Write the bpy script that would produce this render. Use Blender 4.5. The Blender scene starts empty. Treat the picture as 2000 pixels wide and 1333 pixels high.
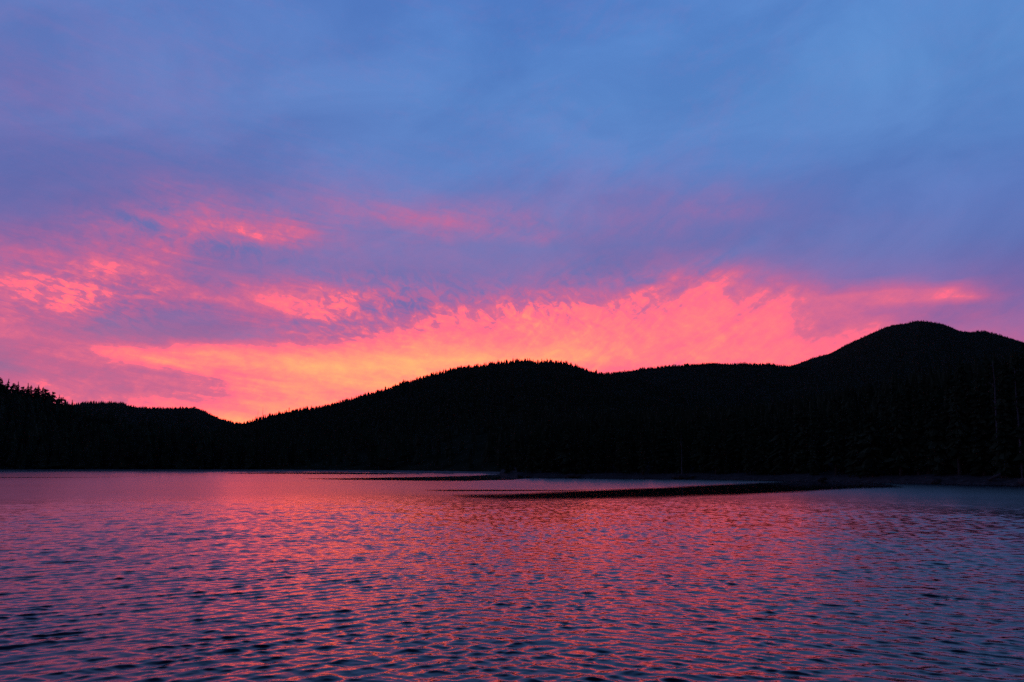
import bpy, math, random
import numpy as np
from mathutils import Vector, noise as mnoise

R = math.radians
scene = bpy.context.scene
col = scene.collection
rng = np.random.default_rng(7)
random.seed(7)

# ------------------------------------------------------------------ camera
CAM_H = 4.0                                    # eye height on a boat deck, metres above the water
cam_data = bpy.data.cameras.new('camera')
cam_data.sensor_width = 22.3
cam_data.lens = 18.0
cam_data.clip_start = 0.1
cam_data.clip_end = 30000
cam = bpy.data.objects.new('camera', cam_data)
col.objects.link(cam)
cam.location = (0, 0, CAM_H)
cam.rotation_euler = (R(90 + 8.58), 0, 0)
scene.camera = cam

scene.view_settings.view_transform = 'Standard'
scene.view_settings.look = 'None'
scene.view_settings.exposure = 0.0
scene.view_settings.gamma = 1.0
scene.view_settings.use_curve_mapping = False
scene.cycles.use_denoising = False
scene.cycles.denoiser = 'OPENIMAGEDENOISE'
scene.cycles.denoising_input_passes = 'RGB_ALBEDO_NORMAL'
scene.cycles.max_bounces = 5
scene.cycles.diffuse_bounces = 2
scene.cycles.glossy_bounces = 3
scene.cycles.volume_bounces = 0
scene.cycles.transparent_max_bounces = 4

# ------------------------------------------------------------------ sky
SUN_AZ, SUN_EL = -9.0, 0.6                     # the sun has just gone down behind the centre hill

# How strongly the cloud underside is lit, by bearing (61 columns, -33 to 33 degrees) and elevation
ELS = [1.5, 3, 4, 4.8, 5.4, 6, 6.6, 7.2, 7.8, 8.4, 9, 9.6, 10.2, 10.8, 11.4, 12, 12.7, 13.4, 14.2, 15, 15.8, 17, 19, 21.5, 24, 28, 32]
CLOUD = '''
55555657585960626366697376798181797674727170707070707070707070696867666564636261595857555452514948464543424038373533313030
52525353545555586063677073767979777674727170707069696969696968676665646362616059585655535251494846454342403937363433313030
45464849484644455054555759667072737475737169686867666564636261605958575655545352515049484746454443424140393836353433313030
27273744454136374040373740546166707274736665676970686766656463626160595857565554535251505049484645444342413938373533323030
22233438383328313332303238475766717577798082868583807774737270696867666463626159585655535250494746454342403937363433313030
20212730282728283236404551576572788385868683818183858177736965646362616059575655545352504948474644434241393837353229262120
20192021263344525660646770747982869091929291908783797774727067656361605958575656565555555555545352504845423936333027232020
23222221253039475258636870717274778081818183868788898989868279797980777369676766666564636260575552494744423937343127242019
28272725232122263035414752535354545861646770727576757473727170727477767371706866656464636158565350474646444138343026221816
31312723211510090808080814192529333741465155596263626059606060626466666565656362616160595856544539394545453930252220181615
25283233322109070505050509131722262933373841454952545555565757585960606161616059595857565554534741353539413020182022191514
31293138443717141007080915202528313334332121263441474947475053545455555555555555555554545352514845424038302622201715161211
28323743474428263026232326333739414444382420232834394244464850505151515252525252535352514948474645444342424239404442231108
35333436404538303438423635444748504847422721211918253135374042434343444647484949495048454039404243444543414039363119110706
24283439424444333340363031374042433732373730161109111518232730333334363739414244454545393029292726242223221914090606050505
30282732393838332929241717182023252931312925171010151414151617222630303029303336394042392822201715120907050505050505040303
22262827292729313128191109080709111110090908080707090909090908121519191919202225272930282217141108060605040403030202020101
17182022232425272929211106060606060606060505050505050606060606070809101011111212121313131109070605040302020202010101010000
06081010121315171921191209070707070706060605050505050505050505050505060607070708080707070504030202020201010101010000000000
02030407121414141418212424272827261912090807070707060605040403030303030303030404040404030302020201010101010101010100000000
01010202040610121419232828293031302215110705070911121314131211131410060606060606060504040303020202020201010100000000000000
00000101020405081013151514121011100912151415161616171716151313120907060606060707070808091008060403020101000000000000000000
02020202020303040404030302020203040506060604030201010101020202030304040404040303030302020201010101010100000000000000000000
05050404030302020201010101010101010101000000000000000000000000000001010101010000000000000000000000000000000000000000000000
02020203030302020202020201010101010000000000000000000000000000000000000000000000000000000000000000000000000000000000000000
00000000000000000000000000000000000000000000000000000000000000000000000000000000000000000000000000000000000000000000000000
00000000000000000000000000000000000000000000000000000000000000000000000000000000000000000000000000000000000000000000000000
'''


def lin(c):
    return tuple(((v / 255) / 12.92 if v / 255 <= 0.04045 else ((v / 255 + 0.055) / 1.055) ** 2.4) for v in c)

world = bpy.data.worlds.new('World')
scene.world = world
world.use_nodes = True
wt = world.node_tree
wt.nodes.clear()

class NB:
    def __init__(self, tree):
        self.t = tree
    def put(self, sock, v):
        if isinstance(v, bpy.types.NodeSocket):
            self.t.links.new(v, sock)
        else:
            sock.default_value = v
    def math(self, op, a, b=0.0, c=None, clamp=False):
        n = self.t.nodes.new('ShaderNodeMath'); n.operation = op; n.use_clamp = clamp
        self.put(n.inputs[0], a); self.put(n.inputs[1], b)
        if c is not None: self.put(n.inputs[2], c)
        return n.outputs[0]
    def vec(self, x, y, z=0.0):
        n = self.t.nodes.new('ShaderNodeCombineXYZ')
        for i, v in enumerate((x, y, z)): self.put(n.inputs[i], v)
        return n.outputs[0]
    def noise(self, v, scale, detail=4.0, rough=0.55, dist=0.0, lac=2.0, dims='3D'):
        n = self.t.nodes.new('ShaderNodeTexNoise'); n.noise_dimensions = dims
        self.put(n.inputs['Vector'], v); n.inputs['Scale'].default_value = scale
        n.inputs['Detail'].default_value = detail; n.inputs['Roughness'].default_value = rough
        n.inputs['Distortion'].default_value = dist; n.inputs['Lacunarity'].default_value = lac
        return n.outputs['Fac']
    def map(self, v, a, b, c=0.0, d=1.0, kind='LINEAR'):
        n = self.t.nodes.new('ShaderNodeMapRange'); n.interpolation_type = kind; n.clamp = True
        self.put(n.inputs['Value'], v)
        for k, x in zip(('From Min', 'From Max', 'To Min', 'To Max'), (a, b, c, d)): self.put(n.inputs[k], x)
        return n.outputs['Result']
    def mixf(self, f, a, b):
        n = self.t.nodes.new('ShaderNodeMix'); n.data_type = 'FLOAT'
        self.put(n.inputs[0], f); self.put(n.inputs[2], a); self.put(n.inputs[3], b)
        return n.outputs[0]
    def mixc(self, f, a, b, blend='MIX'):
        n = self.t.nodes.new('ShaderNodeMix'); n.data_type = 'RGBA'; n.blend_type = blend
        self.put(n.inputs[0], f); self.put(n.inputs[6], a); self.put(n.inputs[7], b)
        return n.outputs[2]
    def ramp(self, f, stops, interp='LINEAR'):
        n = self.t.nodes.new('ShaderNodeValToRGB'); cr = n.color_ramp; cr.interpolation = interp
        self.put(n.inputs[0], f)
        while len(cr.elements) < len(stops): cr.elements.new(0.5)
        for i, (p, c) in enumerate(stops):
            cr.elements[i].position = p
        for i, (p, c) in enumerate(stops):
            cr.elements[i].position = p; cr.elements[i].color = (*c[:3], 1)
        return n.outputs[0]
    def sep(self, v):
        n = self.t.nodes.new('ShaderNodeSeparateXYZ'); self.put(n.inputs[0], v)
        return n.outputs

W = NB(wt)
tc = wt.nodes.new('ShaderNodeTexCoord')
dx, dy, dz = W.sep(tc.outputs['Generated'])
DEG = 180 / math.pi
az = W.math('MULTIPLY', W.math('ARCTAN2', dx, dy), DEG)
el = W.math('MULTIPLY', W.math('ARCSINE', dz, 0), DEG)

# clouds drawn out into streaks: falling gently to the right in the south, brushed upward in the north
def rot(a, kx, ky, off):
    c, s = math.cos(R(a)), math.sin(R(a))
    u = W.math('ADD', W.math('MULTIPLY', az, c * kx), W.math('MULTIPLY', el, s * kx))
    v = W.math('ADD', W.math('MULTIPLY', az, -s * ky), W.math('MULTIPLY', el, c * ky))
    return W.vec(u, v, off)
left_streak = W.noise(rot(-9, 0.085, 0.6, 3.1), 1.0, 7, 0.66, 0.9)
right_streak = W.noise(rot(30, 0.12, 0.36, 8.7), 1.0, 7, 0.64, 0.7)
north = W.map(az, -9, 4, 0, 1, 'SMOOTHSTEP')
streak = W.mixf(north, left_streak, right_streak)
puff = W.noise(rot(-20, 0.62, 0.95, 21.0), 1.0, 5, 0.6, 0.5)
ripple = W.noise(rot(22, 1.6, 2.6, 5.0), 1.0, 3, 0.55, 0.6)
warp_a = W.noise(rot(0, 0.28, 0.5, 11.0), 1.0, 4, 0.55)
warp_b = W.noise(rot(0, 0.25, 0.6, 15.5), 1.0, 4, 0.55)
waz = W.math('ADD', az, W.math('MULTIPLY', W.math('SUBTRACT', warp_a, 0.5), 1.8))
wel = W.math('ADD', el, W.math('MULTIPLY', W.math('SUBTRACT', warp_b, 0.5), 0.8))

rows = [r for r in CLOUD.split()]
tab = np.array([[int(r[2 * i:2 * i + 2]) / 50.0 for i in range(61)] for r in rows])
fl = W.map(waz, -33, 0)
fr = W.map(waz, 0, 33)
side = W.math('GREATER_THAN', waz, 0.0)
prev = None
for g in range(0, len(ELS), 3):
    cols = [[tab[min(g + k, len(ELS) - 1)] for k in range(3)]][0]
    st_l = [(i / 30, tuple(c[i] * 0.5 for c in cols)) for i in range(31)]
    st_r = [(i / 30, tuple(c[30 + i] * 0.5 for c in cols)) for i in range(31)]
    rgb = W.mixc(side, W.ramp(fl, st_l), W.ramp(fr, st_r))
    ch = W.sep(rgb)
    for k in range(3):
        if g + k >= len(ELS): break
        if prev is None:
            prev = ch[k]
        else:
            prev = W.mixf(W.map(wel, ELS[g + k - 1], ELS[g + k]), prev, ch[k])
lit = W.math('MULTIPLY', prev, 2.0)

# fractal detail, strongest where the cloud edge is neither fully lit nor fully shaded
edge = W.math('MULTIPLY', W.map(lit, 0.02, 0.45, 0.12, 1, 'SMOOTHSTEP'), W.map(lit, 1.0, 1.9, 1.0, 0.55))
edge = W.math('MULTIPLY', edge, W.map(az, 15, 22, 1.0, 0.45))
det = W.math('ADD', W.math('MULTIPLY', W.math('SUBTRACT', streak, 0.5), 1.6),
             W.math('ADD', W.math('MULTIPLY', W.math('SUBTRACT', puff, 0.5), 0.7),
                    W.math('MULTIPLY', W.math('SUBTRACT', ripple, 0.5), 0.4)))
lit = W.math('ADD', lit, W.math('MULTIPLY', det, edge))
# broken, cellular cloud in two places
cells = W.map(W.noise(rot(-35, 0.75, 1.15, 33.0), 1.0, 4, 0.6, 0.8), 0.40, 0.60, -1.0, 1.0, 'SMOOTHSTEP')
fine = W.map(W.noise(rot(-14, 1.0, 2.6, 47.0), 1.0, 4, 0.6, 0.5), 0.38, 0.62, -1.0, 1.0, 'SMOOTHSTEP')
def patch(a0, e0, sa, se):
    qa = W.math('DIVIDE', W.math('SUBTRACT', az, a0), sa); qe = W.math('DIVIDE', W.math('SUBTRACT', el, e0), se)
    return W.math('POWER', 2.718, W.math('MULTIPLY', W.math('ADD', W.math('MULTIPLY', qa, qa), W.math('MULTIPLY', qe, qe)), -1.0))
lit = W.math('ADD', lit, W.math('MULTIPLY', W.math('MULTIPLY', patch(-9.3, 11.0, 5.0, 1.7), cells), 0.24))
lit = W.math('ADD', lit, W.math('MULTIPLY', W.math('MULTIPLY', patch(-12.0, 9.3, 4.5, 1.1), fine), 0.22))
lit = W.math('ADD', lit, W.math('MULTIPLY', W.math('MULTIPLY', patch(-27.5, 10.4, 5.5, 2.0), fine), 0.24))
lit = W.math('ADD', lit, W.math('MULTIPLY', W.math('MULTIPLY', patch(-21.0, 14.8, 6.5, 1.5), cells), 0.13))
lit = W.math('ADD', lit, W.math('MULTIPLY', W.math('MULTIPLY', patch(2.0, 10.8, 8.0, 1.6), cells), 0.2))
away = W.map(W.math('ABSOLUTE', az), 34, 85, 1, 0.06, 'SMOOTHSTEP')
lit = W.math('MULTIPLY', W.math('MAXIMUM', lit, 0.0), away)

# the unlit veil of high cloud: violet low down, blue overhead
VEIL = [(2.5, (172, 114, 152), (178, 118, 150), (138, 104, 164)),
        (7.5, (165, 113, 160), (150, 111, 165), (128, 109, 170)),
        (10.2, (140, 111, 170), (125, 112, 178), (112, 111, 178)),
        (13.7, (122, 110, 174), (118, 121, 184), (102, 121, 188)),
        (16.7, (110, 116, 182), (115, 128, 192), (97, 127, 196)),
        (20.0, (102, 123, 190), (98, 134, 202), (93, 136, 203)),
        (24.5, (106, 129, 196), (94, 139, 207), (96, 146, 211)),
        (28.5, (98, 129, 198), (88, 134, 205), (96, 146, 213)),
        (33.0, (88, 125, 196), (83, 127, 201), (92, 138, 208)),
        (48.0, (46, 70, 130), (46, 72, 132), (46, 72, 132)),
        (65.0, (36, 56, 108), (36, 56, 108), (36, 56, 108)),
        (90.0, (32, 50, 98), (32, 50, 98), (32, 50, 98))]
fa = W.map(az, -33, 33)
veil = None
for i, (e, a, b, c) in enumerate(VEIL):
    rc = W.ramp(fa, [(0.0, lin(a)), (0.5, lin(b)), (1.0, lin(c))], 'EASE')
    veil = rc if veil is None else W.mixc(W.map(el, VEIL[i - 1][0], e), veil, rc)
mott = W.noise(rot(12, 0.075, 0.19, 40.0), 1.0, 5, 0.55, 0.6)
veil = W.mixc(W.map(mott, 0.36, 0.64, 0.0, 1.0), veil, (0.80, 0.84, 0.90, 1), 'MULTIPLY')
mott2 = W.noise(rot(-6, 0.06, 0.16, 61.0), 1.0, 4, 0.5, 0.3)
veil = W.mixc(W.map(mott2, 0.4, 0.75, 0.0, 0.22), veil, (1.22, 1.0, 1.0, 1), 'MULTIPLY')
# dusk: the sky dims evenly towards the side away from the sun
sd = (math.sin(R(SUN_AZ)), math.cos(R(SUN_AZ)), 0)
cosang = W.math('ADD', W.math('MULTIPLY', dx, sd[0]), W.math('MULTIPLY', dy, sd[1]))
dusk = W.map(cosang, -0.9, 0.75, 0.13, 1.0, 'SMOOTHSTEP')
veil = W.mixc(1.0, veil, W.vec(dusk, dusk, dusk), 'MULTIPLY')

glow = W.ramp(W.math('MULTIPLY', lit, 0.5),
              [(0.0, lin((214, 98, 146))), (0.3, lin((226, 100, 142))), (0.5, lin((250, 115, 140))),
               (0.62, lin((255, 130, 134))), (0.78, lin((255, 158, 126))), (0.93, lin((255, 186, 122))), (1.0, lin((255, 198, 122)))])
# fully lit cloud is brighter in red than a camera can record
gain = W.map(lit, 0.84, 1.55, 1.0, 3.0)
glow = W.mixc(1.0, glow, W.vec(gain, 1.0, 1.0), 'MULTIPLY')
cloud = W.mixc(W.map(lit, 0.0, 1.0), veil, glow)

sky = wt.nodes.new('ShaderNodeTexSky')
sky.sky_type = 'NISHITA'
sky.sun_disc = False
sky.sun_elevation = R(SUN_EL)
sky.sun_rotation = R(SUN_AZ)
sky.altitude = 0
sky.air_density = 1.0
sky.dust_density = 1.0
sky.ozone_density = 2.0
bg_air = wt.nodes.new('ShaderNodeBackground')
bg_air.inputs['Strength'].default_value = 0.05
wt.links.new(sky.outputs[0], bg_air.inputs['Color'])
bg_cloud = wt.nodes.new('ShaderNodeBackground')
bg_cloud.inputs['Strength'].default_value = 1.05
wt.links.new(cloud, bg_cloud.inputs['Color'])
mixs = wt.nodes.new('ShaderNodeMixShader')
mixs.inputs[0].default_value = 0.93            # thin cloud covers most of the clear air behind it
wt.links.new(bg_air.outputs[0], mixs.inputs[1])
wt.links.new(bg_cloud.outputs[0], mixs.inputs[2])
wo = wt.nodes.new('ShaderNodeOutputWorld')
wt.links.new(mixs.outputs[0], wo.inputs['Surface'])
world.cycles.sampling_method = 'MANUAL'
world.cycles.sample_map_resolution = 512

# the sun itself is hidden behind the hills; only its last weak light skims the far slopes
sun_data = bpy.data.lights.new('sun', 'SUN')
sun_data.energy = 0.15
sun_data.angle = R(0.5)
sun_data.color = (1.0, 0.45, 0.25)
sun = bpy.data.objects.new('sun', sun_data)
col.objects.link(sun)
sun.rotation_euler = (R(90 - SUN_EL), 0, R(180 - SUN_AZ))

# ------------------------------------------------------------------ helpers
def mesh_from(name, verts, faces, mat=None, smooth=False):
    verts = np.asarray(verts, dtype=np.float32)
    me = bpy.data.meshes.new(name)
    faces = np.asarray(faces, dtype=np.int32)
    n, k = faces.shape
    me.vertices.add(len(verts)); me.vertices.foreach_set('co', verts.ravel())
    me.loops.add(n * k); me.loops.foreach_set('vertex_index', faces.ravel())
    me.polygons.add(n)
    me.polygons.foreach_set('loop_start', np.arange(0, n * k, k, dtype=np.int32))
    me.polygons.foreach_set('use_smooth', np.full(n, smooth, dtype=bool))
    me.update(calc_edges=True)
    if mat: me.materials.append(mat)
    return me
def link(name, me, parent=None):
    o = bpy.data.objects.new(name, me); col.objects.link(o)
    if parent: o.parent = parent
    return o
def tag(o, label=None, cat=None, group=None, kind=None):
    for k, v in (('label', label), ('category', cat), ('group', group), ('kind', kind)):
        if v: o[k] = v
    return o
def grid_faces(nu, nv):
    i = np.arange(nu - 1)[:, None] * nv + np.arange(nv - 1)[None, :]
    i = i.ravel()
    return np.stack([i, i + nv, i + nv + 1, i + 1], 1)
def fbm(x, y, scale, seed, octaves=4):
    """smooth value noise on a lattice, vectorised"""
    out = np.zeros_like(x, dtype=np.float64); amp = 1.0; tot = 0
    for o in range(octaves):
        xs = x / scale * 2 ** o + seed * 17.3; ys = y / scale * 2 ** o - seed * 9.7
        xi = np.floor(xs).astype(np.int64); yi = np.floor(ys).astype(np.int64)
        fx = xs - xi; fy = ys - yi
        fx = fx * fx * (3 - 2 * fx); fy = fy * fy * (3 - 2 * fy)
        def h(a, b):
            n = (a * 374761393 + b * 668265263 + (seed + o) * 1442695041) & 0xffffffff
            n = ((n ^ (n >> 13)) * 1274126177) & 0xffffffff
            return ((n ^ (n >> 16)) & 0xffff) / 65535.0
        v = (h(xi, yi) * (1 - fx) + h(xi + 1, yi) * fx) * (1 - fy) + (h(xi, yi + 1) * (1 - fx) + h(xi + 1, yi + 1) * fx) * fy
        out += amp * v; tot += amp; amp *= 0.5
    return out / tot

def material(name, base, rough=0.85, var=0.35, scale=0.2, bump=0.0):
    m = bpy.data.materials.new(name); m.use_nodes = True
    b = m.node_tree.nodes['Principled BSDF']
    N = NB(m.node_tree)
    g = m.node_tree.nodes.new('ShaderNodeNewGeometry')
    f = N.noise(g.outputs['Position'], scale, 5, 0.6)
    lo = tuple(c * (1 - var) for c in base); hi = tuple(c * (1 + var) for c in base)
    m.node_tree.links.new(N.ramp(f, [(0.3, lo), (0.7, hi)]), b.inputs['Base Color'])
    b.inputs['Roughness'].default_value = rough
    b.inputs['Specular IOR Level'].default_value = 0.0
    if bump:
        bn = m.node_tree.nodes.new('ShaderNodeBump'); bn.inputs['Strength'].default_value = 0.8
        bn.inputs['Distance'].default_value = bump
        m.node_tree.links.new(f, bn.inputs['Height']); m.node_tree.links.new(bn.outputs[0], b.inputs['Normal'])
    return m
M_FOREST = material('conifer_foliage', (0.034, 0.050, 0.028), 0.9, 0.5, 0.15)
M_NEEDLE = material('spruce_needles', (0.036, 0.056, 0.030), 0.85, 0.5, 0.35)
M_BARK = material('spruce_bark', (0.075, 0.062, 0.052), 0.9, 0.4, 1.5, 0.02)
M_SNAG = material('bleached_dead_wood', (0.13, 0.125, 0.12), 0.9, 0.3, 1.2, 0.02)
M_SLOPE = material('forest_floor', (0.022, 0.030, 0.018), 0.95, 0.5, 0.05)
M_PALE = material('pale_shore_stones', (0.2, 0.196, 0.19), 0.9, 0.5, 0.4, 0.05)
M_ROCK = material('shore_rock', (0.075, 0.072, 0.07), 0.9, 0.45, 0.8, 0.08)

# ------------------------------------------------------------------ water
def water_material():
    m = bpy.data.materials.new('lake_water'); m.use_nodes = True
    t = m.node_tree; b = t.nodes['Principled BSDF']; N = NB(t)
    b.inputs['Base Color'].default_value = (0.002, 0.004, 0.009, 1)
    b.inputs['IOR'].default_value = 1.333
    a = t.nodes.new('ShaderNodeAttribute'); a.attribute_name = 'ruffle'; a.attribute_type = 'GEOMETRY'
    r = t.nodes.new('ShaderNodeAttribute'); r.attribute_name = 'chop'; r.attribute_type = 'GEOMETRY'
    g = t.nodes.new('ShaderNodeNewGeometry')
    x, y, z = N.sep(g.outputs['Position'])
    b.inputs['Specular IOR Level'].default_value = 0.5
    t.links.new(a.outputs['Fac'], b.inputs['Roughness'])
    p = N.vec(N.math('MULTIPLY', x, 0.8), y, 0.0)
    f = N.noise(p, 6.5, 3, 0.6, 0.4)
    bn = t.nodes.new('ShaderNodeBump')
    bn.inputs['Distance'].default_value = 0.012
    t.links.new(N.math('MULTIPLY', r.outputs['Fac'], 0.55), bn.inputs['Strength'])
    t.links.new(f, bn.inputs['Height']); t.links.new(bn.outputs[0], b.inputs['Normal'])
    return m

def slick_mask(x, y):
    """1 where the lake lies calm: wind-sheltered slicks and the lee of the shores (metres, plan view)"""
    r = np.hypot(x, y); a = np.degrees(np.arctan2(x, y))
    n = fbm(x, y * 3.0, 40.0, 5, 4) - 0.5
    n2 = fbm(x * 0.5, y * 4, 16.0, 9, 3) - 0.5
    def band(az_pts, near, far, soft=0.06):
        lo = np.interp(a, az_pts, near); hi = np.interp(a, az_pts, far)
        rr = r * (1 + 0.05 * n + 0.05 * n2)
        s = np.clip((rr - lo) / (soft * lo) + 0.5, 0, 1) * np.clip((hi - rr) / (soft * hi) + 0.5, 0, 1)
        return np.where((a < az_pts[0]) | (a > az_pts[-1]) | (hi <= lo), 0, s)
    out = np.zeros_like(r)
    # long dark slick off the point, tapering to the left and running into the right shore
    out = np.maximum(out, band([-4, -2.5, 0, 5, 10, 15, 19, 22, 25], [112, 106, 101, 103, 110, 121, 138, 160, 176],
                               [113, 115, 118, 137, 158, 190, 230, 240, 176], 0.11))
    out *= np.interp(a, [-4, 2, 8, 15], [0.8, 0.9, 1.0, 1.0])
    # thin slick to the left of it
    out = np.maximum(out, 0.9 * band([-6, -4, 0, 4, 6], [138, 134, 134, 138, 146], [139, 141, 142, 142, 147], 0.03))
    # calm tongue in the bay left of the point
    out = np.maximum(out, band([-14, -11, -7, -3, 0, 1.5], [266, 246, 228, 224, 240, 272], [268, 272, 300, 330, 420, 420], 0.03))
    out = np.maximum(out, band([-19, -16, -12, -9, -6], [470, 440, 410, 400, 420], [474, 520, 520, 470, 424], 0.03))
    # lee of the left shore
    out = np.maximum(out, band([-40, -30, -20, -14, -8, -4], [735, 700, 640, 600, 520, 420], [900, 900, 900, 900, 900, 900], 0.03))
    out = np.maximum(out, 0.7 * band([-36, -32, -27, -24], [330, 318, 322, 335], [345, 338, 332, 336], 0.03))
    # lee of the right shore
    out = np.maximum(out, band([-0.5, 1, 8, 14, 20, 26, 32, 40], [284, 268, 258, 244, 222, 205, 196, 190], [320] * 8, 0.03))
    return np.clip(out, 0, 1)

LEAN = 1.1
def build_water():
    A0, A1, NA = -40.0, 40.0, 580
    rs = [13.0]
    while rs[-1] < 95:
        rs.append(rs[-1] + 0.04 + 0.0009 * rs[-1])
    st = rs[-1] - rs[-2]
    while rs[-1] < 900:
        st = min(st * 1.0075, 0.0095 * rs[-1])
        rs.append(rs[-1] + st)
    rs.append(6000.0)
    rs = np.array(rs)
    az_ = np.radians(np.linspace(A0, A1, NA))
    rr, aa = np.meshgrid(rs, az_, indexing='ij')
    x = rr * np.sin(aa); y = rr * np.cos(aa)
    z = np.zeros_like(x); ox = np.zeros_like(x); oy = np.zeros_like(x)
    near = rr[:, 0] < 230
    xs, ys = x[near], y[near]
    fade = np.clip((230 - rr[near]) / 160, 0, 1) * np.clip((40 - np.abs(np.degrees(aa[near]))) / 3.0, 0, 1) * np.clip((rr[near] - 13) / 1.0, 0, 1)
    gust = 0.88 + 0.36 * (fbm(xs, ys, 11.0, 31, 3) - 0.45)
    gl = np.clip(0.5 - xs / 22.0, 0.25, 1.0); gr = np.clip(0.5 + xs / 22.0, 0.25, 1.0)
    cell = np.maximum(np.gradient(rs)[:, None] * np.ones_like(aa), rr * (az_[1] - az_[0]))[near]
    zz = np.zeros_like(xs); dxx = np.zeros_like(xs); dyy = np.zeros_like(xs)
    lr = np.random.default_rng(19)
    NW = 170
    for i in range(NW):
        lam = 0.14 * (1.3 / 0.14) ** ((i + lr.random()) / NW)
        pick = lr.random()
        if pick < 0.44:   th = 130 + lr.normal(0, 8); w = gl        # crests run from near left to far right
        elif pick < 0.82: th = 52 + lr.normal(0, 9); w = gr
        else:             th = 90 + lr.normal(0, 24); w = 1.0
        th = math.radians(th)
        k = 2 * math.pi / lam
        slope = 0.0150 * (1.3 if lam < 0.4 else 1.45 if lam < 0.85 else 0.7)
        amp = slope / k * lr.uniform(0.6, 1.4)
        ph = (xs * math.cos(th) + ys * math.sin(th)) * k + lr.uniform(0, 6.283)
        s = np.sin(ph); c = np.cos(ph)
        w = w * np.clip((lam / cell - 1.6) / 2, 0, 1)
        zz += amp * w * c
        dxx -= 0.9 * amp * w * s * math.cos(th); dyy -= 0.9 * amp * w * s * math.sin(th)
    burst = np.clip((fbm(xs, ys * 0.8, 2.2, 51, 3) - 0.5) * 0.7 + 1.0, 0.8, 1.2)   # livelier and quieter patches
    g = gust * fade * burst * (1 + 0.3 * np.clip((40 - rr[near]) / 24, 0, 1))
    dyy = dyy - LEAN * zz                                                            # crests lean with the wind, towards the boat
    z[near] = zz * g; ox[near] = dxx * g; oy[near] = dyy * g
    calm = slick_mask(x, y)
    z *= (1 - 0.93 * calm)
    verts = np.stack([x + ox, y + oy, z], -1).reshape(-1, 3)
    faces = grid_faces(len(rs), NA)
    wide = np.clip((rr - 45) / 95, 0, 1)
    wide = wide * wide * (3 - 2 * wide)
    patch = 0.75 + 0.5 * fbm(x, y * 2.2, 60.0, 3, 4)
    breeze = np.clip((np.degrees(aa) - 11) / 14, 0, 1)                     # the breeze is stronger under the right shore
    ruffle = (0.07 + (0.15 + 0.08 * breeze + 0.1 * np.clip((np.degrees(aa) + 5) / 5, 0, 1) * np.clip((rr - 120) / 40, 0, 1)) * wide * patch) * (1 - calm) + 0.05 * calm
    chop = (1 - calm) * (1 - 0.5 * wide)
    n0 = len(verts)
    # the rest of the lake, behind and beside the camera
    ang = np.radians(np.linspace(40, 320, 57))
    r2 = np.array([13.0, 40, 150, 500, 1500, 6000])
    R2, A2 = np.meshgrid(r2, ang, indexing='ij')
    v2 = np.stack([R2 * np.sin(A2), R2 * np.cos(A2), np.zeros_like(R2)], -1).reshape(-1, 3)
    f2 = grid_faces(len(r2), len(ang)) + n0
    ca = np.radians(np.linspace(0, 360, 73)[:-1])
    v3 = np.concatenate([[[0, 0, 0]], np.stack([13.0 * np.sin(ca), 13.0 * np.cos(ca), 0 * ca], -1)])
    i3 = np.arange(72)
    f3 = np.stack([np.full(72, 0), 1 + i3, 1 + (i3 + 1) % 72, np.full(72, 0)], 1)[:, :3] + n0 + len(v2)
    allv = np.concatenate([verts, v2, v3])
    me = bpy.data.meshes.new('water')
    quads = np.concatenate([faces[:, ::-1], f2[:, ::-1]])
    tri = f3[:, ::-1]
    me.vertices.add(len(allv)); me.vertices.foreach_set('co', allv.astype(np.float32).ravel())
    loops = np.concatenate([quads.ravel(), tri.ravel()]).astype(np.int32)
    starts = np.concatenate([np.arange(len(quads)) * 4, len(quads) * 4 + np.arange(len(tri)) * 3]).astype(np.int32)
    me.loops.add(len(loops)); me.loops.foreach_set('vertex_index', loops)
    me.polygons.add(len(starts)); me.polygons.foreach_set('loop_start', starts)
    me.polygons.foreach_set('use_smooth', np.ones(len(starts), dtype=bool))
    me.update(calc_edges=True)
    for nm, arr, tail in (('ruffle', ruffle, 0.3), ('chop', chop, 0.8)):
        at = me.attributes.new(nm, 'FLOAT', 'POINT')
        at.data.foreach_set('value', np.concatenate([arr.ravel(), np.full(len(v2) + len(v3), tail)]).astype(np.float32))
    me.materials.append(water_material())
    return tag(link('water', me), 'rippled lake reflecting the pink sunset sky', kind='structure')
build_water()

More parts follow.
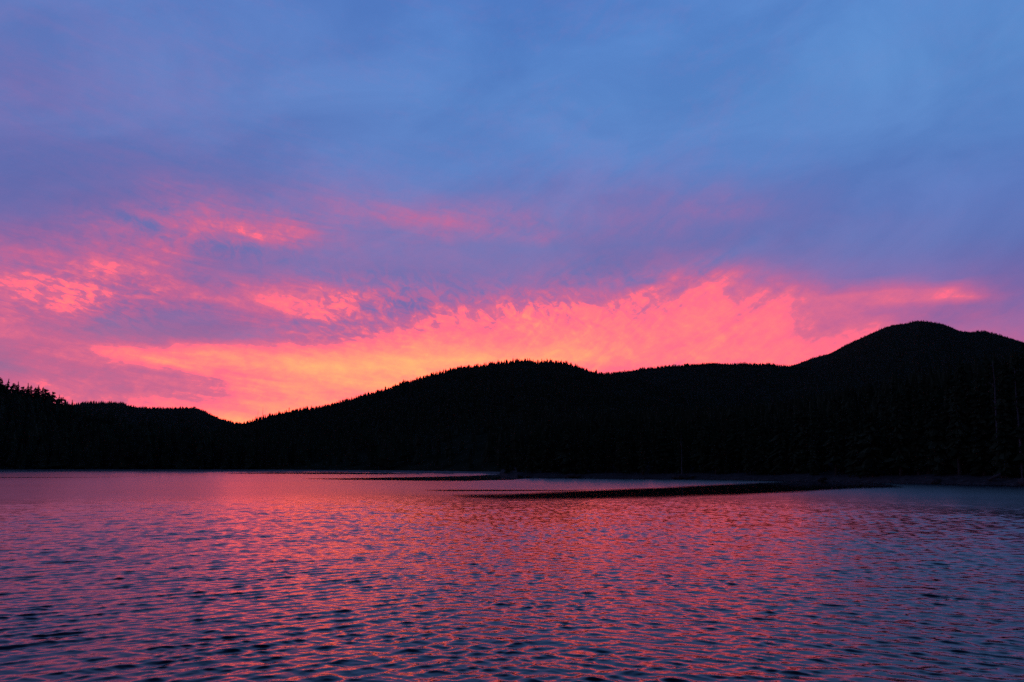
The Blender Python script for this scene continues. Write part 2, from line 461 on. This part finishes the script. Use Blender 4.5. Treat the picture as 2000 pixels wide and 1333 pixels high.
# ------------------------------------------------------------------ hills
# skyline of each hill as (bearing, elevation) in degrees, with the distance of its ridge and of its foot
HILLS = {
 'left': ([(-60, 9.0), (-45, 8.0), (-35.95, 6.28), (-33.95, 5.49), (-31.89, 5.02), (-31.36, 4.86), (-30.29, 4.64), (-29.19, 4.35), (-28.35, 4.04), (-27.77, 3.75), (-26.32, 3.2), (-23.96, 2.55), (-22.13, 1.94), (-19.63, 1.38), (-16.41, 0.57), (-13, 0.3)],
          [(-60, 1100), (-30, 1020), (-13, 830)], [(-60, 820), (-30, 800), (-13, 690)], 19.0),
 'far_left': ([(-45, 2.6), (-36.6, 3.09), (-31.76, 3.43), (-29.13, 3.52), (-27.91, 3.72), (-27.36, 3.86), (-26.37, 3.89), (-25.22, 3.93), (-24.92, 3.78), (-24.32, 3.67), (-23.43, 3.63), (-22.22, 3.66), (-21.0, 3.76), (-20.37, 3.51), (-19.4, 3.07), (-18.44, 2.79), (-17.47, 2.73), (-15.19, 2.63), (-10.48, 2.4)],
          [(-45, 3600), (-10, 3400)], [(-45, 1500), (-10, 1500)], 5.0),
 'centre': ([(-30, 0.25), (-26.68, 0.4), (-23.27, 0.96), (-20.29, 1.96), (-17.79, 2.69), (-16.84, 3.01), (-16.2, 3.26), (-15.22, 3.48), (-14.57, 3.59), (-13.24, 3.82), (-12.23, 4.04), (-11.22, 4.37), (-10.2, 4.73), (-8.83, 5.13), (-7.44, 5.64), (-5.34, 6.26), (-3.57, 6.7), (-1.79, 6.93), (-0.36, 7.11), (0.36, 7.18), (1.43, 7.18), (1.68, 7.05), (2.15, 7.17), (3.57, 7.09), (4.64, 6.77), (5.69, 6.4), (6.75, 6.18), (8.84, 5.73), (12.25, 4.63), (17.17, 3.17), (30, 1.0)],
            [(-30, 1300), (-17, 1700), (0, 2100), (30, 2100)], [(-30, 790), (-18, 720), (-8, 560), (-3, 460), (0, 420), (12, 520), (30, 600)], 4.5),
 'ridge': ([(0.0, 4.2), (3.56, 5.61), (5.69, 6.15), (6.75, 6.28), (7.81, 6.44), (8.86, 6.6), (10.6, 6.71), (12.32, 6.81), (13.68, 6.91), (15.35, 6.75), (17.0, 6.7), (18.62, 6.5), (20.51, 6.19), (23.54, 5.48), (29.16, 3.98)],
           [(0, 2700), (30, 2700)], [(0, 1300), (30, 1300)], 4.5),
 'mountain': ([(12.23, 4.11), (15.64, 5.58), (17.96, 6.36), (18.78, 6.53), (19.26, 6.68), (20.23, 7.01), (21.19, 7.23), (22.15, 7.71), (23.09, 8.11), (23.71, 8.37), (24.64, 8.73), (25.09, 8.83), (25.83, 8.87), (26.42, 8.99), (27.0, 8.91), (27.84, 8.69), (28.38, 8.39), (28.78, 8.17), (29.46, 8.06), (30.01, 8.08), (30.53, 7.88), (31.31, 7.57), (32.07, 7.24), (33.53, 6.47), (35.65, 5.58), (38.92, 4.6), (50, 5.5), (62, 4.0)],
              [(12, 3300), (62, 3300)], [(12, 900), (30, 700), (62, 500)], 4.0),
}
def hill_fn(key):
    sky_, ridge_, foot_, tree_ = HILLS[key]
    sa, se = np.array(sky_).T; ra, rd = np.array(ridge_).T; fa_, fd = np.array(foot_).T
    seed = sum(map(ord, key)) % 50
    def f(a, v):
        """bearing (deg) and v: 0 foot, 1 ridge, 2 back foot -> world point of the ground"""
        D = np.interp(a, ra, rd); F_ = np.interp(a, fa_, fd)
        H = np.maximum(CAM_H + D * np.tan(np.radians(np.interp(a, sa, se))) / 1.0 - tree_, 2.0)
        r = np.where(v <= 1, F_ + (D - F_) * v, D + (D - F_) * 0.8 * (v - 1))
        up = np.where(v <= 1, v ** 1.12, np.clip(2 - v, 0, 1) ** 1.3)
        x = r * np.sin(np.radians(a)); y = r * np.cos(np.radians(a))
        gully = (fbm(x, y, 0.28 * (D.mean() - F_.mean()), seed, 4) - 0.5)
        damp = np.clip(1 - v, 0, 1) * np.clip(v * 3, 0, 1)
        z = H * up + gully * 0.36 * H * damp
        z = np.where(v <= 0.0, -1.5, z + 1.0 * np.clip(v * 40, 0, 1))
        return x, y, z
    return f, (sa[0], sa[-1])
HF = {}
for key in HILLS:
    f, (a0, a1) = hill_fn(key)
    HF[key] = (f, a0, a1)
    na = int((a1 - a0) * 5) + 2; nv = 70
    v = np.concatenate([[0.0, 0.004], np.linspace(0.02, 1, nv - 22), np.linspace(1.03, 2, 20)])
    aa, vv = np.meshgrid(np.linspace(a0, a1, na), v, indexing='ij')
    x, y, z = f(aa, vv)
    me = mesh_from('hill', np.stack([x, y, z], -1).reshape(-1, 3), grid_faces(na, len(v))[:, ::-1], M_SLOPE, True)
    nm = {'left': 'hillside_left', 'far_left': 'hill_far_left', 'centre': 'hill_centre', 'ridge': 'ridge_right', 'mountain': 'mountain_right'}[key]
    tag(link(nm, me), kind='structure')

# right-hand shore: a low wooded point running out from the right edge
SH_A = [-0.9, -0.4, 0.4, 2, 5, 8, 12, 16, 20, 24, 28, 32, 36, 45, 60]
SH_R = [330, 305, 296, 290, 284, 276, 264, 252, 240, 226, 214, 206, 200, 190, 180]
def shore_r(a):
    return np.interp(a, SH_A, SH_R) + 3.0 * (fbm(a * 1.0, a * 0 + 2.0, 0.9, 4, 3) - 0.5)
def point_fn(a, s):
    """s metres inland from the waterline"""
    r = shore_r(a) + s
    x = r * np.sin(np.radians(a)); y = r * np.cos(np.radians(a))
    bank = 1.3 * np.clip((s + 0.6) / 5.0, 0, 1) ** 0.7
    rise = 0.075 * np.clip(s - 5, 0, None) + np.clip((a - 17) / 14, 0, 1) * 0.07 * np.clip(s - 6, 0, 120)
    lump = (fbm(x, y, 9.0, 12, 3) - 0.5) * np.clip(s / 4, 0, 1) * 1.1
    end = np.clip((a + 0.9) / 3.5, 0, 1)
    z = (bank + lump + rise * end) - np.clip(-s - 0.6, 0, 3) * 0.6
    return x, y, z
sa_ = np.linspace(-0.9, 60, 420)
ss_ = np.concatenate([[-4, -1.5, -0.6], np.linspace(0, 8, 12), np.linspace(10, 60, 16), np.linspace(70, 420, 18)])
aa, sg = np.meshgrid(sa_, ss_, indexing='ij')
x, y, z = point_fn(aa, sg)
z[0, :] = np.minimum(z[0, :], -0.5)
tag(link('shore_right', mesh_from('shore', np.stack([x, y, z], -1).reshape(-1, 3), grid_faces(len(sa_), len(ss_))[:, ::-1], M_ROCK, True)), kind='structure')
# pale rocky margin along the far left shore
bl = np.linspace(-45, 2, 300)
bv = np.array([-6, 0, 3, 7, 12, 22.0])
aa, sg = np.meshgrid(bl, bv, indexing='ij')
rr = np.interp(aa, [-60, -30, -18, -8, -3, 0, 12], [815, 797, 712, 556, 457, 418, 515]) - 8 + sg
z = np.interp(sg, bv, [-1.2, 0.05, 0.4, 0.7, 0.9, 0.4]) + 0.3 * (fbm(aa * 30, sg, 4.0, 8, 3) - 0.5)
tag(link('shore_left', mesh_from('shore', np.stack([rr * np.sin(np.radians(aa)), rr * np.cos(np.radians(aa)), z], -1).reshape(-1, 3), grid_faces(len(bl), len(bv))[:, ::-1], M_PALE, True)), kind='structure')

# ------------------------------------------------------------------ far forest (one mass, nobody could count it)
def far_tree(seed, tiers=4, sides=6):
    g = np.random.default_rng(seed); V = []; F = []
    for t in range(tiers):
        b = t / tiers; top = min(1.0, b + 0.46 + 0.1 * g.random()) if t < tiers - 1 else 1.0
        rad = (1 - b) ** 0.8 * g.uniform(0.85, 1.15) + 0.08
        i0 = len(V)
        for k in range(sides):
            an = 2 * math.pi * (k + g.uniform(-0.3, 0.3)) / sides
            q = rad * g.uniform(0.6, 1.3)
            V.append((q * math.cos(an), q * math.sin(an), 0.08 + b * 0.92 + g.uniform(-0.05, 0.04)))
        V.append((g.uniform(-0.08, 0.08), g.uniform(-0.08, 0.08), top))
        for k in range(sides): F.append((i0 + k, i0 + (k + 1) % sides, i0 + sides))
    return np.array(V), np.array(F)
FT = [far_tree(s, 4 if s % 2 else 5, 5) for s in range(10)]
def forest(points, h, wr, name, label, seed=1):
    g = np.random.default_rng(seed)
    n = len(points); which = g.integers(0, len(FT), n); V = []; F = []; base = 0
    rotz = g.uniform(0, 6.283, n)
    for w in range(len(FT)):
        idx = np.where(which == w)[0]
        if not len(idx): continue
        tv, tf = FT[w]
        c, s = np.cos(rotz[idx])[:, None], np.sin(rotz[idx])[:, None]
        rad = (h[idx] * wr[idx])[:, None]
        lean = g.normal(0, 0.03, (len(idx), 2))
        px = (tv[:, 0] * c - tv[:, 1] * s) * rad; py = (tv[:, 0] * s + tv[:, 1] * c) * rad
        pz = tv[:, 2][None] * h[idx][:, None]
        px = px + pz * lean[:, :1]; py = py + pz * lean[:, 1:]
        vv = np.stack([px + points[idx, 0][:, None], py + points[idx, 1][:, None], pz + points[idx, 2][:, None]], -1)
        V.append(vv.reshape(-1, 3))
        off = base + np.arange(len(idx))[:, None, None] * len(tv)
        F.append((tf[None] + off).reshape(-1, 3)); base += len(idx) * len(tv)
    me = mesh_from(name, np.concatenate(V), np.concatenate(F), M_FOREST)
    return tag(link(name, me), label, 'forest', kind='stuff')

def scatter(key, n_ridge, n_slope, hmin, hmax, name, label, seed, amin=None, amax=None, lo=0.01):
    f, a0, a1 = HF[key]
    a0 = a0 if amin is None else amin; a1 = a1 if amax is None else amax
    g = np.random.default_rng(seed)
    a = np.concatenate([g.uniform(a0, a1, n_ridge), g.uniform(a0, a1, n_slope)])
    v = np.concatenate([1 + g.normal(0, 0.02, n_ridge), lo + (1 - lo) * g.random(n_slope) ** 0.8])
    x, y, z = f(a, v)
    big = fbm(x, y, 60.0, 23, 3)
    h = (hmin + (hmax - hmin) * g.random(len(a)) ** 2.6) * (0.45 + 1.05 * big)
    h[n_ridge:] *= np.interp(v[n_ridge:], [0, 0.8, 1], [2.0, 1.7, 1.0])
    wr = g.uniform(0.13, 0.22, len(a))
    return forest(np.stack([x, y, z - 0.8], -1), h, wr, name, label, seed)

scatter('far_left', 3000, 5000, 6, 12, 'forest_far_left', 'distant wooded hill left of the saddle, faint blue black', 41, -40, -12)
scatter('centre', 6500, 7500, 5, 12.5, 'forest_centre', 'wooded slope of the broad centre hill', 42, -28, 20)
scatter('ridge', 4200, 4500, 5, 10, 'forest_ridge', 'wooded long ridge between centre hill and mountain', 43, 1, 24)
scatter('mountain', 6000, 8500, 4, 8.5, 'forest_mountain', 'wooded right mountain with rounded summit', 44, 13, 45)
scatter('left', 420, 3600, 9, 17, 'forest_left', 'dark wood covering the near left hillside', 45, -45, -14)

# forest on the point behind its front rows
g = np.random.default_rng(77)
na = 2600
a = g.uniform(0.2, 48, na); s = g.uniform(48, 330, na)
x, y, z = point_fn(a, s)
h = np.interp(a, [0, 16, 20, 26, 32, 48], [17, 19, 20, 22, 23, 24]) * g.uniform(0.75, 1.15, na)
forest(np.stack([x, y, z - 0.6], -1), h, g.uniform(0.12, 0.18, na), 'forest_point', 'dark wood behind the shore trees on the right', 78)

# ------------------------------------------------------------------ individual conifers
def conifer_meshes(seed, width, gap=0.1, broken=False, whorls=30, bare=0.1):
    g = np.random.default_rng(seed)
    top = g.uniform(0.86, 0.93) if broken else 1.0
    sway = g.normal(0, 0.012, 2)
    axis = lambda t: (sway[0] * math.sin(t * 4) , sway[1] * math.sin(t * 3 + 1), t)
    # trunk: tapered, 7-sided
    V = []; F = []
    rings = 9
    for i in range(rings):
        t = i / (rings - 1) * top
        c = axis(t); rad = 0.016 * (1 - t / top) ** 0.85 + 0.0015 + (0.008 if i == 0 else 0)
        for k in range(7):
            an = 2 * math.pi * k / 7
            V.append((c[0] + rad * math.cos(an), c[1] + rad * math.sin(an), t - (0.02 if i == 0 else 0)))
        if i:
            for k in range(7):
                p = (i - 1) * 7; q = i * 7
                F.append((p + k, p + (k + 1) % 7, q + (k + 1) % 7, q + k))
    trunk = mesh_from('trunk', V, F, M_BARK, True)
    # crown: whorls of drooping boughs, each bough a ragged spray with a keel and hanging twigs
    V = []; F = []
    lop = g.uniform(0, 6.283); lop_amt = g.uniform(0.0, 0.3)
    for w in range(whorls):
        t = bare + (top - bare) * ((w + g.uniform(-0.3, 0.3)) / (whorls - 1))
        t = min(max(t, bare * 0.7), top)
        u = (t - bare) / (1 - bare)
        prof = width * ((1 - u) ** 0.75 * (0.72 + 0.28 * min(1, u * 5)) + 0.03)
        prof *= g.uniform(0.62, 1.22)
        nb = int(g.integers(5, 9))
        a0_ = g.uniform(0, 6.283)
        for b_ in range(nb):
            if g.random() < gap: continue
            an = a0_ + 2 * math.pi * (b_ + g.uniform(-0.35, 0.35)) / nb
            L = prof * g.uniform(0.6, 1.25) * (1 + lop_amt * math.cos(an - lop))
            rise = g.uniform(-0.5, 0.05) if u < 0.75 else g.uniform(-0.3, 0.7)
            c = axis(t); ca, sa2 = math.cos(an), math.sin(an)
            wd = 0.20 * L + 0.008
            pts = []
            for q, (fr_, ww) in enumerate(((0.0, 0.25), (0.35, 1.0), (0.7, 0.85), (1.0, 0.0))):
                d = fr_ * L; zz = c[2] + rise * d - 0.35 * d * fr_ + (0.10 * L * (fr_ ** 3))
                sp = wd * ww * g.uniform(0.7, 1.3)
                pts.append(((c[0] + ca * d, c[1] + sa2 * d, zz), sp))
            i0 = len(V)
            for (p, sp) in pts[:3]:
                dr = 0.45 * sp + g.uniform(0, 0.02)
                V.append((p[0] - sa2 * sp, p[1] + ca * sp, p[2] - dr))
                V.append((p[0], p[1], p[2] + 0.01))
                V.append((p[0] + sa2 * sp, p[1] - ca * sp, p[2] - dr * g.uniform(0.6, 1.4)))
            V.append(pts[3][0])
            for q in range(2):
                o_ = i0 + q * 3
                F += [(o_, o_ + 3, o_ + 4), (o_, o_ + 4, o_ + 1), (o_ + 1, o_ + 4, o_ + 5), (o_ + 1, o_ + 5, o_ + 2)]
            o_ = i0 + 6
            F += [(o_, o_ + 3, o_ + 1), (o_ + 1, o_ + 3, o_ + 2)]
            # hanging twigs below the bough
            for q in range(2):
                fr_ = g.uniform(0.3, 0.9); d = fr_ * L
                bz = c[2] + rise * d - 0.35 * d * fr_
                hx = c[0] + ca * d; hy = c[1] + sa2 * d
                j = len(V); hw = 0.10 * L + 0.004
                V += [(hx - ca * hw, hy - sa2 * hw, bz), (hx + ca * hw, hy + sa2 * hw, bz - 0.01),
                      (hx + g.uniform(-.5, .5) * hw, hy + g.uniform(-.5, .5) * hw, bz - g.uniform(0.25, 0.5) * L * 0.7 - 0.012)]
                F.append((j, j + 1, j + 2))
    if not broken:                                  # leader shoot
        c = axis(0.95); j = len(V)
        V += [(c[0] - 0.007, c[1], 0.95), (c[0] + 0.007, c[1] + 0.004, 0.95), (c[0], c[1] - 0.007, 0.95), (axis(1.0)[0], axis(1.0)[1], 1.035)]
        F += [(j, j + 1, j + 3), (j + 1, j + 2, j + 3), (j + 2, j, j + 3)]
    crown = mesh_from('crown', V, np.array(F), M_NEEDLE)
    return trunk, crown
CON = [conifer_meshes(100 + i, wdt, gp, br, wh, ba) for i, (wdt, gp, br, wh, ba) in enumerate([
    (0.17, 0.10, False, 30, 0.10), (0.20, 0.16, False, 26, 0.12), (0.15, 0.08, False, 32, 0.08), (0.23, 0.20, True, 22, 0.15),
    (0.18, 0.25, False, 24, 0.18), (0.13, 0.12, False, 30, 0.10), (0.21, 0.14, True, 24, 0.12), (0.16, 0.30, False, 22, 0.22),
    (0.27, 0.15, True, 20, 0.14), (0.11, 0.15, False, 28, 0.10)])]
def conifer(pos, h, kind, wscale, rz, label, group, name='spruce_tree', lean=(0, 0)):
    e = bpy.data.objects.new(name, None); col.objects.link(e)
    e.empty_display_size = 0.5
    e.location = pos; e.rotation_euler = (lean[0], lean[1], rz); e.scale = (h * wscale, h * wscale, h)
    tag(e, label, 'tree', group)
    tr, cr = CON[kind]
    link('trunk', tr, e); link('crown', cr, e)
    return e
def ordinal(n):
    o = ['zeroth', 'first', 'second', 'third', 'fourth', 'fifth', 'sixth', 'seventh', 'eighth', 'ninth', 'tenth', 'eleventh', 'twelfth', 'thirteenth', 'fourteenth', 'fifteenth', 'sixteenth', 'seventeenth', 'eighteenth', 'nineteenth', 'twentieth']
    return o[n] if n <= 20 else 'twenty-' + o[n - 20]

# skyline trees along the left hillside: bearing, elevation of the top, height, kind, width
f_left = HF['left'][0]
SKY_TREES = [  # px-derived survey: (bearing, top elevation, height, kind, width)
    (-32.30, 5.59, 27.0, 6, 1.55, 'low filler conifer between the taller left skyline trees, first from the left'),
    (-31.88, 5.23, 27.0, 6, 1.55, 'leftmost skyline tree, cut by the left edge of the picture'),
    (-31.76, 4.96, 27.0, 1, 1.71, 'bushy conifer just right of the left picture edge on the skyline'),
    (-31.57, 4.85, 25.2, 8, 1.32, 'low filler conifer between the taller left skyline trees, second from the left'),
    (-31.46, 5.10, 27.0, 9, 1.55, 'thin spire poking above the second clump of left skyline trees'),
    (-31.30, 4.83, 27.0, 3, 1.40, 'low filler conifer between the taller left skyline trees, third from the left'),
    (-31.16, 4.93, 27.9, 6, 1.55, 'low filler conifer between the taller left skyline trees, fourth from the left'),
    (-30.98, 4.73, 25.2, 1, 1.55, 'low filler conifer between the taller left skyline trees, fifth from the left'),
    (-30.92, 4.95, 27.9, 9, 1.40, 'slim spire standing between two bushy crowns of the left skyline'),
    (-30.70, 4.83, 27.0, 3, 1.55, 'low filler conifer between the taller left skyline trees, sixth from the left'),
    (-30.50, 4.66, 25.2, 8, 1.24, 'low filler conifer between the taller left skyline trees, seventh from the left'),
    (-30.41, 4.88, 27.9, 9, 1.55, 'sharp narrow spire near the middle of the left skyline'),
    (-30.27, 4.76, 27.0, 4, 1.55, 'low filler conifer between the taller left skyline trees, eighth from the left'),
    (-30.05, 4.65, 26.1, 1, 1.55, 'low filler conifer between the taller left skyline trees, ninth from the left'),
    (-29.92, 4.69, 25.2, 8, 1.08, 'low filler conifer between the taller left skyline trees, tenth from the left'),
    (-29.84, 4.78, 27.9, 7, 1.55, 'ragged open-crowned conifer on the left skyline'),
    (-29.65, 4.67, 27.9, 7, 1.94, 'gappy conifer with sky showing through its boughs on the left skyline'),
    (-29.46, 4.74, 28.8, 3, 1.63, 'flat-topped tall conifer, the broadest on the left skyline'),
    (-29.31, 4.47, 25.2, 6, 1.55, 'low filler conifer between the taller left skyline trees, eleventh from the left'),
    (-29.19, 4.35, 24.3, 8, 1.24, 'low filler conifer between the taller left skyline trees, twelfth from the left'),
    (-29.07, 4.60, 28.8, 3, 1.24, 'tall column-like conifer at the last steep drop of the left skyline'),
    (-28.84, 4.09, 23.4, 8, 1.16, 'low filler conifer between the taller left skyline trees, thirteenth from the left'),
    (-28.72, 4.28, 21.6, 9, 1.08, 'very thin bare-topped spire just left of the last bushy conifer'),
    (-28.58, 4.19, 27.9, 6, 1.71, 'bushy conifer with leaning top near the foot of the left skyline'),
    (-28.43, 4.01, 23.4, 1, 1.55, 'low filler conifer between the taller left skyline trees, fourteenth from the left'),
    (-28.22, 3.80, 22.5, 8, 1.24, 'low filler conifer between the taller left skyline trees, fifteenth from the left'),
    (-28.07, 3.74, 22.5, 8, 1.08, 'low filler conifer between the taller left skyline trees, sixteenth from the left'),
    (-28.01, 3.99, 21.6, 5, 1.16, 'lone small spire at the lower end of the left skyline'),
]
for i, (a, e, h, k, w, lab) in enumerate(SKY_TREES):
    x, y, z = (float(q[0]) for q in f_left(np.array([a]), np.array([0.995])))
    d = math.hypot(x, y)
    ztop = CAM_H + d * math.tan(R(e)) 
    h = max(h, ztop - z + 0.5) if h < 0 else h
    gz = ztop - h
    conifer((x, y, min(gz, z - 0.3)), ztop - min(gz, z - 0.3), k, w, random.uniform(0, 6.28), lab, 'skyline trees on the left hillside')

# front rows of the right shore
g = np.random.default_rng(5)
spots = []
for row_i, (s0, step) in enumerate(((7, 4.6), (12, 5.0), (18, 5.4), (25, 6.0), (33, 6.5), (41, 7.0))):
    a = -0.2 if row_i < 2 else 0.6
    while a < 36.5:
        rloc = float(shore_r(np.array([a]))[0]) + s0
        spots.append((a + g.normal(0, 0.12), max(5.5, s0 + g.normal(0, 1.8))))
        a += math.degrees(step / rloc) * g.uniform(0.75, 1.25)
random.shuffle(spots)
print('shore spots', len(spots))
SPACE = 262
keep = sorted(spots, key=lambda p: p[1])[:SPACE]
for (a, s) in keep:
    x, y, z = (float(q[0]) for q in point_fn(np.array([a]), np.array([s])))
    hh = float(np.interp(a, [-1, 0.6, 2, 8, 15, 19.5, 22, 25.5, 27.5, 31, 40], [7, 13, 19.5, 20, 19, 19.5, 22, 24.5, 26, 28, 29]))
    hh *= g.uniform(0.72, 1.04)
    k = int(g.integers(0, len(CON)))
    where = 'low end of the point' if a < 2 else ('straight shore right of centre' if a < 19 else 'tall stand below the mountain at right')
    rowtxt = 'front' if s < 15 else 'back'
    conifer((x, y, z - 0.4), hh, k, g.uniform(0.8, 1.15), g.uniform(0, 6.28),
            f'near-black conifer in the {rowtxt} of the {where}', f'{rowtxt} conifers, {where}', lean=(g.normal(0, 0.02), g.normal(0, 0.02)))

# bare dead trees
def snag_mesh(seed, n=9):
    g = np.random.default_rng(seed); V = []; F = []
    def tube(p0, p1, r0, r1, k=6):
        p0, p1 = Vector(p0), Vector(p1); d = (p1 - p0).normalized(); s = d.orthogonal().normalized(); t = d.cross(s)
        j = len(V)
        for (p, r) in ((p0, r0), (p1, r1)):
            for q in range(k):
                an = 2 * math.pi * q / k
                V.append(tuple(p + s * math.cos(an) * r + t * math.sin(an) * r))
        for q in range(k): F.append((j + q, j + (q + 1) % k, j + k + (q + 1) % k, j + k + q))
        F.append((j + k, j + k + 1, j + k + 2, j + k + 3)); F.append((j + k, j + k + 3, j + k + 4, j + k + 5))
    p = Vector((0, 0, -0.02)); r = 0.017
    for i in range(5):
        q = Vector((g.normal(0, 0.008), g.normal(0, 0.008), (i + 1) / 5)); r2 = 0.017 * (1 - (i + 1) / 5.6)
        tube(p, q, r, r2); p, r = q, r2
    trunk = (V, F); V2, F2 = V, F
    V, F = [], []
    br = []
    for i in range(n):
        V, F = [], []
        t = g.uniform(0.35, 0.95); an = g.uniform(0, 6.283); L = g.uniform(0.04, 0.12) * (1.2 - t)
        L = max(L, 0.03)
        tube((0, 0, t), (L * math.cos(an), L * math.sin(an), t + g.uniform(-0.02, 0.05)), 0.004, 0.0012, 6)
        br.append((V, F))
    return trunk, br
def snag(pos, h, seed, label, lean=(0, 0), name='dead_tree', n=8):
    e = bpy.data.objects.new(name, None); col.objects.link(e); e.location = pos; e.scale = (h, h, h)
    e.rotation_euler = (lean[0], lean[1], seed)
    tag(e, label, 'dead tree', 'bare dead trees')
    (V, F), br = snag_mesh(seed, n)
    link('trunk', mesh_from('trunk', V, F, M_SNAG, True), e)
    for V, F in br: link('branch', mesh_from('branch', V, F, M_SNAG, True), e)
def on_point(a, s):
    return tuple(float(q[0]) for q in point_fn(np.array([a]), np.array([s])))
snag(on_point(30.4, 5.6), 26, 3, 'tall bare pale trunk, left of the pair in the right shore stand', (0.01, 0.02))
snag(on_point(31.4, 5.2), 24, 4, 'slimmer bare pale trunk, right of the pair in the right shore stand', (0.0, -0.015))
snag(on_point(11.5, 5.0), 13, 5, 'thin bare grey trunk among the shore trees right of centre', (0.02, 0.03))
fc = HF['centre'][0]
for a, seed, hh, lab in ((-17.05, 7, 26, 'bare pole-like dead tree in the saddle, the left of two'), (-16.75, 8, 30, 'bare pole-like dead tree in the saddle, the right of two')):
    x, y, z = (float(q[0]) for q in fc(np.array([a]), np.array([1.0])))
    snag((x, y, z - 1), hh, seed, lab)

# fallen log on the right beach
def fallen_log():
    e = bpy.data.objects.new('fallen_log', None); col.objects.link(e)
    x, y, z = on_point(29.6, 1.2)
    e.location = (x, y, z + 0.3); e.rotation_euler = (0, R(-26), R(-12))
    tag(e, 'pale fallen tree slanting down the bank at the right shore', 'log')
    V = []; F = []
    for i in range(10):
        t = i / 9; rad = 0.34 - 0.2 * t
        for k in range(9):
            an = 2 * math.pi * k / 9; rr_ = rad * (1 + 0.1 * math.sin(3 * an + i))
            V.append((t * 11, rr_ * math.cos(an) + 0.15 * math.sin(t * 5), rr_ * math.sin(an)))
        if i:
            for k in range(9): F.append(((i - 1) * 9 + k, (i - 1) * 9 + (k + 1) % 9, i * 9 + (k + 1) % 9, i * 9 + k))
    link('trunk', mesh_from('trunk', V, F, M_SNAG, True), e)
    for j in range(5):
        (tv, tf), _ = snag_mesh(60 + j, 0)
        o = link('branch', mesh_from('branch', tv, tf, M_SNAG, True), e)
        o.location = (4 + j * 1.4, 0, 0.1); o.scale = (2.2, 2.2, 2.0 - 0.2 * j); o.rotation_euler = (R((-1) ** j * 50), R(35), 0)
fallen_log()

# boulders along the right waterline
def boulder_mesh(seed):
    import bmesh
    bm = bmesh.new(); bmesh.ops.create_icosphere(bm, subdivisions=2, radius=1)
    for v in bm.verts:
        n = mnoise.noise(v.co * 1.3 + Vector((seed * 3.1, 0, 0)))
        v.co *= 1 + 0.45 * n
        v.co.z *= 0.62
    me = bpy.data.meshes.new('boulder'); bm.to_mesh(me); bm.free(); me.materials.append(M_ROCK)
    return me
BM = [boulder_mesh(i) for i in range(5)]
spots_b = [(0.6, 0.3, 0.9), (1.1, -0.4, 0.7), (4.0, -0.2, 1.5), (4.5, 0.4, 1.0), (11.0, 0.2, 1.1), (11.6, -0.3, 1.6), (12.2, 0.5, 0.9), (20.3, 0.1, 1.0), (26.8, 0.0, 1.2), (31.6, 0.2, 1.5)]
LABB = ['small boulder at the tip of the wooded point', 'low boulder beside the tip of the wooded point', 'large boulder at the waterline near the point', 'boulder just right of the large one near the point',
        'left of three boulders on the shore right of centre', 'largest of three boulders on the shore right of centre', 'right of three boulders on the shore right of centre',
        'lone boulder on the shore below the mountain flank', 'boulder left of the fallen log on the right shore', 'rightmost boulder on the shore, past the fallen log']
for i, (a, s, sz) in enumerate(spots_b):
    x, y, z = on_point(a, s)
    o = link('boulder', BM[i % 5]); o.location = (x, y, max(z, 0) + 0.15 * sz); o.scale = (sz * 1.3, sz, sz); o.rotation_euler = (0, 0, i * 1.3)
    tag(o, LABB[i], 'boulder', 'boulders along the right waterline')

# ------------------------------------------------------------------ air
def haze(density):
    V = [(sx * 7000, sy * 7000, sz) for sx in (-1, 1) for sy in (-1, 1) for sz in (-4.0, 760.0)]
    F = [(0, 1, 3, 2), (4, 6, 7, 5), (0, 4, 5, 1), (2, 3, 7, 6), (0, 2, 6, 4), (1, 5, 7, 3)]
    m = bpy.data.materials.new('evening_air'); m.use_nodes = True
    t = m.node_tree; t.nodes.clear()
    pv = t.nodes.new('ShaderNodeVolumePrincipled'); out = t.nodes.new('ShaderNodeOutputMaterial')
    pv.inputs['Color'].default_value = (0.72, 0.8, 0.95, 1)
    pv.inputs['Density'].default_value = density
    t.links.new(pv.outputs[0], out.inputs['Volume'])
    tag(link('haze', mesh_from('haze', V, F, m)), 'thin evening haze over the lake', kind='stuff')
haze(0.6e-5)
